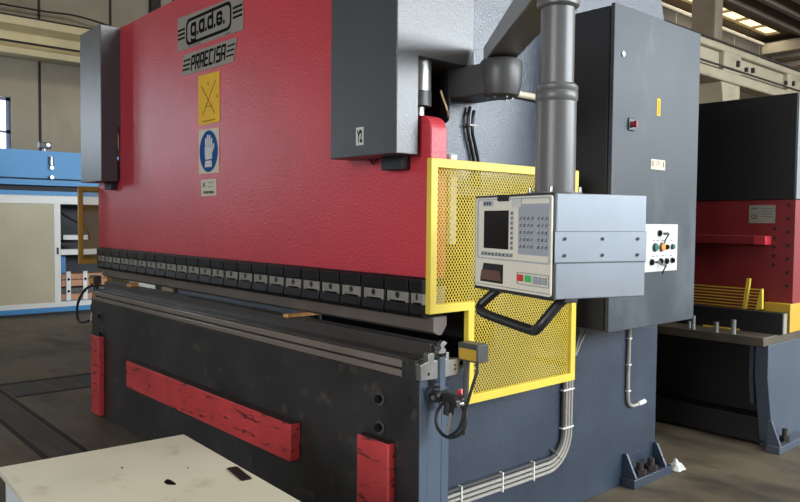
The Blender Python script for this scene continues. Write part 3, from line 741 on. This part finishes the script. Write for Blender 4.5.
# ================================================================== ELECTRICAL CABINET
cab = thing('electrical_cabinet', 'tall grey electrical cabinet mounted on the right side of the press', 'electrical cabinet', (-2.2, 3.69, 1.04))
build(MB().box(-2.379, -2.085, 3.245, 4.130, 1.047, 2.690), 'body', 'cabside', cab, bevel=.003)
build(MB().box(-2.085, -2.075, 3.255, 4.12, 1.055, 2.682), 'gasket', 'blackmatt', cab)
door = build(MB().box(-2.075, -2.053, 3.238, 4.137, 1.040, 2.697), 'door', 'cabinet', cab, bevel=.003)
XD = -2.053
lk = build(MB().cyl((XD, 3.319, 2.454), (XD+.006, 3.319, 2.454), .0125, n=18), 'lock', 'steel', door)
build(MB().cyl((XD+.006, 3.319, 2.454), (XD+.0065, 3.319, 2.454), .006, n=10), 'keyhole', 'raildark', door)
build(MB().box(XD, XD+.008, 3.378, 3.440, 2.075, 2.140), 'switch_plate', 'black', door, bevel=.003)
build(MB().cyl((XD+.008, 3.412, 2.108), (XD+.022, 3.412, 2.108), .016, .013, n=16).box(XD+.020, XD+.034, 3.405, 3.419, 2.092, 2.124), 'switch_knob', 'redknob', door, label='red rotary mains switch knob')
yb = build(MB().box(XD, XD+.001, 3.665, 3.700, 2.180, 2.272), 'yellow_label', 'labelyellow', door)
mb = MB()
for k in range(6): mb.box(XD+.001, XD+.0014, 3.675, 3.690, 2.192+k*.012, 2.198+k*.012)
build(mb, 'label_print', 'inkfaint', door, smooth=False)
build(MB().box(XD, XD+.001, 3.618, 3.765, 1.890, 1.944), 'white_label', 'ivory', door)
mb = MB().box(XD+.001, XD+.0014, 3.630, 3.640, 1.905, 1.935).box(XD+.001, XD+.0014, 3.742, 3.752, 1.905, 1.935)
for k in range(3): mb.box(XD+.001, XD+.0014, 3.668, 3.71, 1.932-k*.009, 1.935-k*.009)
build(mb, 'label_print', 'inkfaint', door, smooth=False)
cpn = build(MB().box(XD, XD+.003, 3.520, 3.920, 1.335, 1.594), 'switch_panel', 'white', cab, bevel=.001)
def btn(y, z, r, m, l, d=.014, name='push_button'):
    build(MB().cyl((XD+.003, y, z), (XD+.003+d*.4, y, z), r*1.15, n=18, mi=1).cyl((XD+.003+d*.4, y, z), (XD+.003+d, y, z), r*.92, n=18), name, [m, 'keydark'], cpn, label=l)
btn(3.672, 1.468, .021, 'darkgreen', 'dark green push button'); btn(3.745, 1.468, .022, 'orange', 'orange push button')
btn(3.795, 1.468, .013, 'ink', 'black push button'); btn(3.860, 1.469, .014, 'darkgreen', 'small dark green push button')
btn(3.860, 1.392, .014, 'ink', 'black push button')
for y, z in ((3.715, 1.545), (3.640, 1.388), (3.735, 1.390), (3.797, 1.389)):
    btn(y, z, .016, 'ink', 'black key switch', .012, 'key_switch')
for y, z in ((3.745, 1.542), (3.665, 1.388), (3.725, 1.372)):
    build(MB().box(XD+.012, XD+.034, y-.002, y+.002, z-.007, z+.007).cyl((XD+.036, y-.0015, z), (XD+.036, y+.0015, z), .009, n=14), 'key', 'steel', cpn)
mb = MB(); mc = MB()
mb.tube(smooth_path([(XD+.045, 3.725, 1.372), (XD+.03, 3.722, 1.34), (XD+.025, 3.72, 1.32)]), .004, 6)
mc.tube(smooth_path([(XD+.045, 3.745, 1.542), (XD+.02, 3.755, 1.51), (XD+.02, 3.745, 1.49)]), .004, 6)
build(mb, 'key_cord', 'tool', cpn); build(mc, 'key_cord', 'tool', cpn)
for y in (3.66, 3.70, 3.76, 3.85):
    for z in (1.502, 1.418): build(MB().box(XD+.003, XD+.0034, y-.012, y+.012, z, z+.004), 'panel_print', 'keydark', cpn, smooth=False)

# ================================================================== CONDUITS AND HOSES ON THE FRAME
cb = thing('conduit_bundle', 'bundle of grey conduits tied down the press side below the yellow guard', 'cable bundle', (-2.36, 3.3, .3))
def bend(off, r0=.16):
    yv, zv = 3.345+off, .290-off
    c = (yv-r0, zv+r0)
    pts = [(yv, 1.0), (yv, .8), (yv, zv+r0+.02)] + [(c[0]+r0*math.cos(-a*PI/2/8), c[1]+r0*math.sin(-a*PI/2/8)) for a in range(9)]
    pts += [(2.9, zv), (2.5, zv+.003), (2.335, zv)]
    return pts
for k in range(4):
    off = (k-1.5)*.025
    build(MB().tube([(-2.367, y, z) for y, z in bend(off, .16+off)], .0092, 10), 'conduit', 'conduit' if k != 0 else 'hub', cb)
for (y, z, v) in ((3.345, .68, 0), (3.345, .47, 0), (3.255, .335, 2), (3.05, .29, 1), (2.80, .29, 1), (2.50, .29, 1)):
    mb = MB()
    if v == 0: mb.box(-2.379, -2.355, y-.050, y+.050, z-.004, z+.004)
    elif v == 1: mb.box(-2.379, -2.355, y-.004, y+.004, z-.050, z+.050)
    else:
        mb.box(-2.379, -2.355, -.004, .004, -.05, .05)
        c_, s_ = math.cos(.8), math.sin(.8)
        mb.v = [(a, y+b*c_-d*s_*-1, z-b*s_*-1*-1+d*c_*-1) for a, b, d in mb.v]
    build(mb, 'cable_tie', 'tie', cb)
rc = thing('cable_conduit', 'thin pale conduit dropping from the cabinet and bending right near its lower end', 'conduit', (-2.36, 3.97, .5))
pts = smooth_path([(3.99, 1.046), (3.975, .98), (3.968, .92), (3.965, .75), (3.966, .56), (3.98, .50), (4.02, .478), (4.08, .478), (4.155, .484)], 6)
build(MB().tube([(-2.367, p[0], p[1]) for p in [(q.x, q.y) for q in [Vector((a.x, a.y)) for a in [Vector((v[0], v[1])) for v in [(p_.x, p_.y) for p_ in smooth_path([(a, b, 0) for a, b in ((3.99, 1.046), (3.975, .98), (3.968, .92), (3.965, .75), (3.966, .56), (3.98, .50), (4.02, .478), (4.08, .478), (4.155, .484))], 6)]]]]], .011, 10), 'conduit', 'conduit', rc)
build(MB().cyl((-2.367, 4.09, .479), (-2.367, 4.16, .485), .0145, n=12), 'conduit_end', 'tie', rc)
for z in (.90, .74, .58): build(MB().box(-2.379, -2.354, 3.952, 3.980, z-.004, z+.004), 'cable_tie', 'tie', rc)
lp = thing('hose_pair', 'pair of dark hoses looped on the grey frame above the yellow guard', 'hose', (-2.36, 2.55, 1.9))
for dy, dx in ((0, 0), (.018, .010)):
    build(MB().tube(smooth_path([(-2.367+dx, 2.53+dy, 2.135-dy), (-2.362+dx, 2.515+dy*1.2, 2.09), (-2.364+dx, 2.517+dy, 2.02), (-2.366+dx, 2.545+dy, 1.94), (-2.366+dx, 2.565+dy, 1.87), (-2.366+dx, 2.575+dy, 1.76)]), .008, 8), 'hose', 'tool', lp)
build(MB().box(-2.379, -2.345, 2.508, 2.555, 2.045, 2.053), 'cable_tie', 'conduit', lp)
tag(build(MB().cyl((-2.362, 2.60, 2.236), (-2.362, 3.243, 2.236), .017, n=14), 'pale_pipe', 'ivory'), 'pale pipe running behind the pole from hub to cabinet', 'pipe')
wt = thing('loose_wires', 'two thin pale wires slanting below the cabinet beside the yellow guard', 'wire', (-2.36, 3.4, .95))
for dy in (0, .05):
    build(MB().tube(smooth_path([(-2.365, 3.50+dy, 1.046), (-2.365, 3.46+dy, .99), (-2.366, 3.43+dy*.6, .93), (-2.367, 3.405+dy*.2, .86)]), .006, 8), 'wire', 'conduit', wt)
tag(build(MB().tube(smooth_path([(-2.30, 2.27, 2.17), (-2.285, 2.28, 2.12), (-2.275, 2.29, 2.08), (-2.26, 2.28, 2.052)]), .005, 8), 'cylinder_wire', 'bronze'), 'thin brass coloured wire beside the bright cylinder rod above the red ear', 'wire')

# ================================================================== LIGHT BARRIER SENSORS
def sensor(mir, label):
    fx = (lambda x: x) if not mir else (lambda x: 2*XC-x)
    s = thing('light_sensor', label, 'sensor', (fx(-2.01), 2.20, .72), group='light sensors on posts beside the bed')
    def B(x0, x1, *r): return MB().box(fx(x0), fx(x1), *r)
    hd = build(B(-2.069, -1.959, 2.160, 2.225, 1.030, 1.105), 'sensor_head', 'hub', s, bevel=.004)
    build(B(-2.061, -1.967, 2.158, 2.1605, 1.038, 1.083), 'yellow_face', 'mustard', hd, label='yellow sensor face')
    build(MB().cyl((fx(-2.062), 2.195, .715), (fx(-2.050), 2.195, 1.032), .0125, n=14), 'post', 'hub', s)
    build(B(-2.221, -2.05, 2.165, 2.20, .838, .874), 'clamp_bar', 'black', s, bevel=.006)
    build(MB().cyl((fx(-2.186), 2.140, .855), (fx(-2.186), 2.21, .855), .024, n=18).cyl((fx(-2.186), 2.132, .855), (fx(-2.186), 2.141, .855), .010, n=10, mi=1), 'clamp_knob', ['black', 'steel'], s)
    build(MB().cyl((fx(-2.075), 2.14, .853), (fx(-2.075), 2.20, .853), .021, n=14).cyl((fx(-2.045), 2.14, .852), (fx(-2.045), 2.165, .852), .010, n=10, mi=1), 'clamp_joint', ['black', 'steel'], s)
    build(MB().cyl((fx(-2.11), 2.215, .880), (fx(-2.09), 2.215, .886), .012, n=14), 'red_cap', 'redbtn', s)
    build(MB().cyl((fx(-2.105), 2.145, .80), (fx(-2.098), 2.145, .85), .022, n=12), 'plug', 'black', s)
    build(MB().tube([(fx(-2.090), 2.14, .81), (fx(-2.086), 2.135, .78), (fx(-2.092), 2.13, .73)], .008, 10), 'connector', 'steel', s)
    ctr = (fx(-2.11), .775); mb = MB()
    ring = [(ctr[0]+.085*math.cos(a)*(1 if not mir else -1), 2.165+.02*math.sin(a*1.0), ctr[1]+.072*math.sin(a)) for a in [PI*.45+i*2*PI*.97/32 for i in range(33)]]
    mb.tube(ring, .0075, 8)
    mb.tube(smooth_path([(fx(-2.0), 2.20, 1.035), (fx(-1.99), 2.19, .99), (fx(-2.0), 2.175, .93), (fx(-2.02), 2.16, .84), (fx(-2.05), 2.15, .75), (fx(-2.11), 2.145, .70)]), .0065, 8)
    mb.tube(smooth_path([(fx(-2.205), 2.13, .845), (fx(-2.212), 2.12, .88), (fx(-2.19), 2.125, .905), (fx(-2.17), 2.15, .90)]), .006, 8)
    if mir: mb.tube(smooth_path([(-6.30, 2.13, 1.03), (-6.42, 2.11, .98), (-6.56, 2.10, .86), (-6.58, 2.10, .74), (-6.50, 2.10, .70), (-6.30, 2.10, .73)]), .011, 8)
    build(mb, 'cable', 'blackmatt', s)
    return s
sensor(False, 'yellow faced light sensor on a black post clamped at the right end of the bed')
sensor(True, 'dark light sensor with hanging cable at the far left end of the bed')

# wood bits on the die
tag(build(MB().box(-3.345, -3.295, 2.13, 2.42, 1.0755, 1.093), 'wooden_stick', 'wood', bevel=.002), 'short raw wooden stick lying across the die near the middle', 'wood')
tag(build(MB().box(-5.55, -5.47, 2.135, 2.20, 1.0755, 1.10), 'wooden_block', 'wood', bevel=.002), 'small wooden block on the die near the far left end', 'wood')

# ================================================================== CREAM CABINET IN THE FOREGROUND
tb = thing('cream_cabinet', 'cream metal cabinet with a stained flat top in the foreground', 'cabinet', (-2.2, .97, 0))
build(MB().box(-2.865, -1.45, .66, 1.29, .02, .68), 'body', 'creamside', tb, bevel=.01)
tp = build(MB().prism([(-2.890, .640), (-1.42, .598), (-1.42, 1.277), (-2.850, 1.333)], 'z', .68, .70), 'top_panel', 'cream', tb, bevel=.004)
build(MB().box(-2.87, -1.46, .65, 1.28, 0, .03), 'plinth', 'dark', tb)
mb = MB().prism(rpoly([(-2.352, 1.262), (-2.205, 1.240), (-2.198, 1.278), (-2.345, 1.300)], .008, 3), 'z', .70, .704)
build(mb, 'recessed_catch', 'tool', tp, bevel=.001)
mb = MB().prism([(-2.352+.030*math.cos(a)*(1+.25*math.sin(3*a)), 1.047+.017*math.sin(a)*(1+.2*math.cos(2*a))) for a in [i*2*PI/20 for i in range(20)]], 'z', .70, .7008)
for x, y, r in ((-2.60, .98, .007), (-2.22, .90, .006), (-2.10, 1.02, .005), (-2.45, 1.16, .005)):
    mb.prism([(x+r*math.cos(a), y+r*.6*math.sin(a)) for a in [i*2*PI/10 for i in range(10)]], 'z', .70, .7008)
build(mb, 'burn_mark', 'ink', tp, smooth=False)

# crumpled paper by the foot
mb = MB(); rnd = random.Random(3)
n = 9
for i in range(n):
    for j in range(n):
        mb.v.append((-2.36+.10*i/(n-1)+rnd.uniform(-.006, .006), 4.42+.10*j/(n-1)+rnd.uniform(-.006, .006), .004+.035*math.sin(PI*i/(n-1))*math.sin(PI*j/(n-1))+rnd.uniform(0, .012)*min(i, j, n-1-i, n-1-j)))
for i in range(n-1):
    for j in range(n-1):
        a = i*n+j; mb.f.append([a, a+n, a+n+1, a+1]); mb.mi.append(0)
mb.v = [(x, y, max(z, .001)) for x, y, z in mb.v]
tag(build(mb, 'crumpled_paper', 'paper', smooth=False), 'crumpled white paper on the floor behind the press foot', 'paper')

# ================================================================== GUILLOTINE SHEAR (behind, right)
sh = thing('guillotine_shear', 'red and black guillotine shear with steel table, partly behind the cabinet', 'guillotine shear', (-3.2, 5.8, 0))
SXR, SXL = -2.065, -4.9
build(MB().box(SXL, SXR-.004, 5.65, 6.5, 1.782, 2.55), 'top_cover', 'shearblack', sh, bevel=.006)
build(MB().box(SXR-.004, SXR+.004, 5.66, 6.5, 1.785, 2.548), 'cover_side', 'sidelit', sh, bevel=.002)  # thin sheet carrying the light on the cover's right side
mb = MB().box(SXL, SXR, 5.66, 6.45, .86, 1.780)
for x, z0_, z1_, n in ((-2.205, 1.30, 1.70, 7), (-2.11, 1.15, 1.74, 7)):
    for k in range(n): 
        z = z0_+(z1_-z0_)*k/(n-1); mb.cyl((x, 5.66, z), (x, 5.6585, z), .013, n=12, mi=1)
build(mb, 'body', ['shearred', 'raildark'], sh, bevel=.003)
build(MB().box(SXL, -2.31, 5.56, 5.66, 1.450, 1.512), 'support_beam', 'shearred', sh, bevel=.003)
build(MB().box(-2.31, -2.226, 5.555, 5.66, 1.448, 1.512), 'beam_end', 'pink', sh, bevel=.003)
dp = build(MB().box(-2.392, -2.203, 5.656, 5.66, 1.608, 1.742), 'data_plate', 'plate', sh)
mb = MB(); merge(mb, text_mb('CE', .045, .032, bold=.02), (-2.355, 5.6555, 1.655))
for k in range(4): mb.box(-2.30, -2.22, 5.6552, 5.656, 1.715-k*.02, 1.719-k*.02)
mb.box(-2.375, -2.33, 5.6552, 5.656, 1.715, 1.722)
build(mb, 'plate_print', 'keydark', dp, smooth=False)
mb = MB()
for k in range(7): mb.box(SXL, -2.235, 5.55, 5.558, .972+k*.0235, .979+k*.0235)
fg = build(mb, 'finger_guard', 'yellow', sh, smooth=False)
build(MB().prism([(-2.372, .965), (-2.345, .965), (-2.318, 1.195), (-2.345, 1.195)], 'y', 5.535, 5.56), 'guard_bracket', 'yellow', sh, bevel=.002)
build(MB().prism([(-2.275, .965), (-2.225, .975), (-2.228, 1.125), (-2.240, 1.125)], 'y', 5.53, 5.56), 'guard_end', 'yellow', sh, bevel=.002)
build(MB().box(SXL, -2.050, 5.45, 5.52, .815, .968), 'hold_down_beam', 'shearblack', sh, bevel=.003)
build(MB().box(-2.05, -2.044, 5.455, 5.515, .82, .963), 'beam_end', 'plate', sh)
build(MB().box(-2.24, SXR+.01, 5.60, 6.3, .815, 1.022), 'end_block', 'mustard', sh, bevel=.004)
build(MB().box(SXL, -2.075, 5.20, 5.9, .752, .815), 'table_plate', 'sheartop', sh, bevel=.004)
for x in (-2.600, -2.425, -2.300): build(MB().cyl((x, 5.24, .815), (x, 5.24, .915 if x != -2.425 else .885), .0165, n=16), 'table_pin', 'steel', sh)
build(MB().cyl((-2.66, 5.30, .815), (-2.66, 5.30, .86), .014, n=14), 'table_pin', 'steel', sh)
build(MB().box(-2.62, -2.35, 5.43, 5.45, .816, .824), 'yellow_strip', 'yellow', sh)
build(MB().prism([(5.43, 0), (6.45, 0), (6.45, .752), (5.30, .752), (5.30, .52)], 'x', -2.17, -2.08), 'side_frame', 'shearframe', sh, bevel=.004)
build(MB().prism([(5.36, .752), (5.62, .752), (5.62, .30), (5.40, .30), (5.36, .48)], 'x', -2.235, -2.205), 'gusset', 'shearframe', sh, bevel=.003)
build(MB().box(SXL, -2.14, 5.60, 5.66, 0, .75), 'front_apron', 'shearblack', sh, bevel=.003)
build(MB().box(SXL, -2.14, 5.42, 5.60, .02, .20), 'lower_beam', 'shearblack', sh, bevel=.003)
ft = build(MB().box(-2.079, -1.985, 5.30, 5.85, 0, .05), 'anchor_foot', 'shearframe', sh, bevel=.003)
build(MB().prism([(-2.079, .05), (-1.99, .05), (-2.0, .08), (-2.055, .22), (-2.079, .22)], 'y', 5.32, 5.34), 'gusset', 'shearframe', ft)
build(MB().cyl((-2.03, 5.50, .05), (-2.03, 5.50, .085), .036, n=6).cyl((-2.03, 5.50, .085), (-2.03, 5.50, .14), .018, n=12), 'anchor_bolt', 'rust', ft)

# ================================================================== BLUE AND WHITE MACHINE (far left)
bm = thing('blue_machine', 'blue and white enclosed machine standing along the far left wall', 'machine', (-13.1, 2.8, 0))
X0 = -12.7; Xb = -13.7; YA, YB = -.6, 5.4
build(MB().box(Xb, X0-.02, YA, YB, 0, .04), 'feet', 'blackmatt', bm)
build(MB().box(Xb, X0, YA, YB, .04, .12), 'base', 'mblue', bm, bevel=.004)
mb = MB().box(Xb, X0, YA, YB, .12, .20).box(Xb, X0, YA, YB, 1.815, 1.95).box(X0-.06, X0, 3.70, 3.80, .2, 1.815)
mb.box(X0-.06, X0, 5.1, YB, .2, 1.815); mb.box(X0-.35, X0-.01, 3.80, 5.1, .975, 1.065)
build(mb, 'white_frame', 'mwhite', bm, bevel=.004)
build(MB().box(X0-.05, X0-.006, YA, 3.70, .20, 1.815), 'sliding_door', 'mbeige', bm, bevel=.003)
build(MB().box(X0, X0+.012, 3.735, 3.765, .99, 1.10), 'door_handle', 'black', bm, bevel=.003)
build(MB().box(X0-.75, X0-.70, 3.70, 5.2, .2, 1.815), 'inner_back', 'dark', bm)
build(MB().box(X0-.70, X0-.06, 3.80, 5.1, .2, .205), 'inner_floor', 'mblue', bm)
build(MB().box(X0-.5, X0-.2, 3.90, 4.3, 1.22, 1.30).box(X0-.45, X0-.15, 3.85, 4.2, 1.12, 1.18, 1), 'inner_valve_block', ['mwhite', 'blackmatt'], bm, bevel=.003)
build(MB().tube(smooth_path([(X0-.4, 3.82, 1.75), (X0-.3, 3.98, 1.62), (X0-.3, 4.15, 1.52), (X0-.3, 4.3, 1.42), (X0-.35, 4.4, 1.2)]), .02, 8), 'inner_hose', 'blackmatt', bm)
build(MB().box(X0-.5, X0-.25, 3.83, 3.95, .55, .95), 'inner_blue_case', 'mblue', bm)
build(MB().box(Xb, X0+.01, YA, YB, 1.95, 2.02).box(Xb, X0, YA, YB, 2.11, 2.20), 'rail_strip', 'mblue', bm, bevel=.004)
build(MB().box(Xb, X0-.12, YA, YB, 2.02, 2.11), 'rail_gap', 'blackmatt', bm)
build(MB().box(Xb, X0-.03, YA, YB, 2.20, 2.225), 'upper_gap', 'blackmatt', bm)
build(MB().box(Xb, X0-.01, YA, YB, 2.225, 2.67), 'upper_housing', 'mblue', bm, bevel=.004)
ct = build(MB().cyl((X0+.02, 3.66, 2.44), (X0+.02, 3.66, 2.58), .035, n=14), 'housing_catch', 'steel', bm)
build(MB().cyl((X0+.01, 3.66, 2.40), (X0+.06, 3.66, 2.40), .03, n=12).cyl((X0+.01, 3.66, 2.245), (X0+.06, 3.66, 2.245), .03, n=12), 'catch_knob', 'steel', bm)
fl = thing('floodlight', 'small black floodlight standing on top of the blue machine', 'lamp', (-12.85, 3.60, 2.67))
build(MB().box(-12.92, -12.80, 3.52, 3.70, 2.72, 2.82), 'lamp_body', 'black', fl, bevel=.01)
build(MB().cyl((-12.80, 3.65, 2.775), (-12.785, 3.65, 2.775), .032, n=18), 'lens', 'lampglass', fl)
build(MB().cyl((-12.86, 3.61, 2.67), (-12.86, 3.61, 2.72), .03, n=10), 'lamp_stem', 'steel', fl)
cr = thing('timber_crate', 'stack of brown timber with white straps inside the blue machine opening', 'timber stack', (-12.9, 4.15, .205))
for k in range(4):
    build(MB().box(X0-.55, X0-.12+.0*k, 3.84+.02*(3-k)*0, 4.62, .206+k*.118, .206+k*.118+(.108 if k % 2 == 0 else .09)), 'timber_board', 'woodbrown' if k != 1 else 'hub', cr, bevel=.006)
for y in (3.95, 4.22):
    st = build(MB().box(X0-.118, X0-.10, y-.035, y+.035, .206, .69), 'strap', 'mwhite', cr)
    for z in (.36, .56): build(MB().cyl((X0-.10, y, z), (X0-.095, y, z), .022, n=12), 'strap_hole', 'ink', st)

# ================================================================== LIGHT
def area(name, loc, direction, sx, sy, power, col):
    l = bpy.data.lights.new(name, 'AREA'); l.shape = 'RECTANGLE'; l.size = sx; l.size_y = sy; l.energy = power; l.color = col
    o = bpy.data.objects.new(name, l); COL.objects.link(o); o.location = loc
    o.rotation_euler = Vector(direction).to_track_quat('-Z', 'Y').to_euler()
    return o
# daylight through the high windows of the right wall
for h in WIN_R:
    area('window_daylight', (EX-.1, (h[0]+h[1])/2, (h[2]+h[3])/2), (-1, 0, -.12), 3.8, 3.2, 720, (.86, .94, 1))
# daylight through the left windows
for h in WIN_L[1:]:
    area('window_daylight', (WX+.1, (h[0]+h[1])/2, (h[2]+h[3])/2), (1, 0, -.1), 1.4, 1.6, 34, (.72, .84, 1))
area('window_daylight', ((WIN_F[0]+WIN_F[1])/2, SY+.1, (WIN_F[2]+WIN_F[3])/2), (-.1, 1, -.1), 4.2, 3.0, 280, (.95, .97, 1))
# roof lights, including the added one over the left floor
for x0, x1, y0, y1 in SKY:
    area('skylight_daylight', ((x0+x1)/2, (y0+y1)/2, CZ-.02), (0, 0, -1), (x1-x0), (y1-y0), (9 if x0 < -10 else 8)*(y1-y0), (1, .95, .86))
wd_ = bpy.data.worlds.new('world'); scene.world = wd_; wd_.use_nodes = True
wd_.node_tree.nodes['Background'].inputs[0].default_value = (.6, .72, .9, 1); wd_.node_tree.nodes['Background'].inputs[1].default_value = .3
vs_ = scene.view_settings
vs_.view_transform = 'Standard'; vs_.look = 'None'; vs_.gamma = 1; vs_.use_curve_mapping = False; vs_.exposure = 0.0
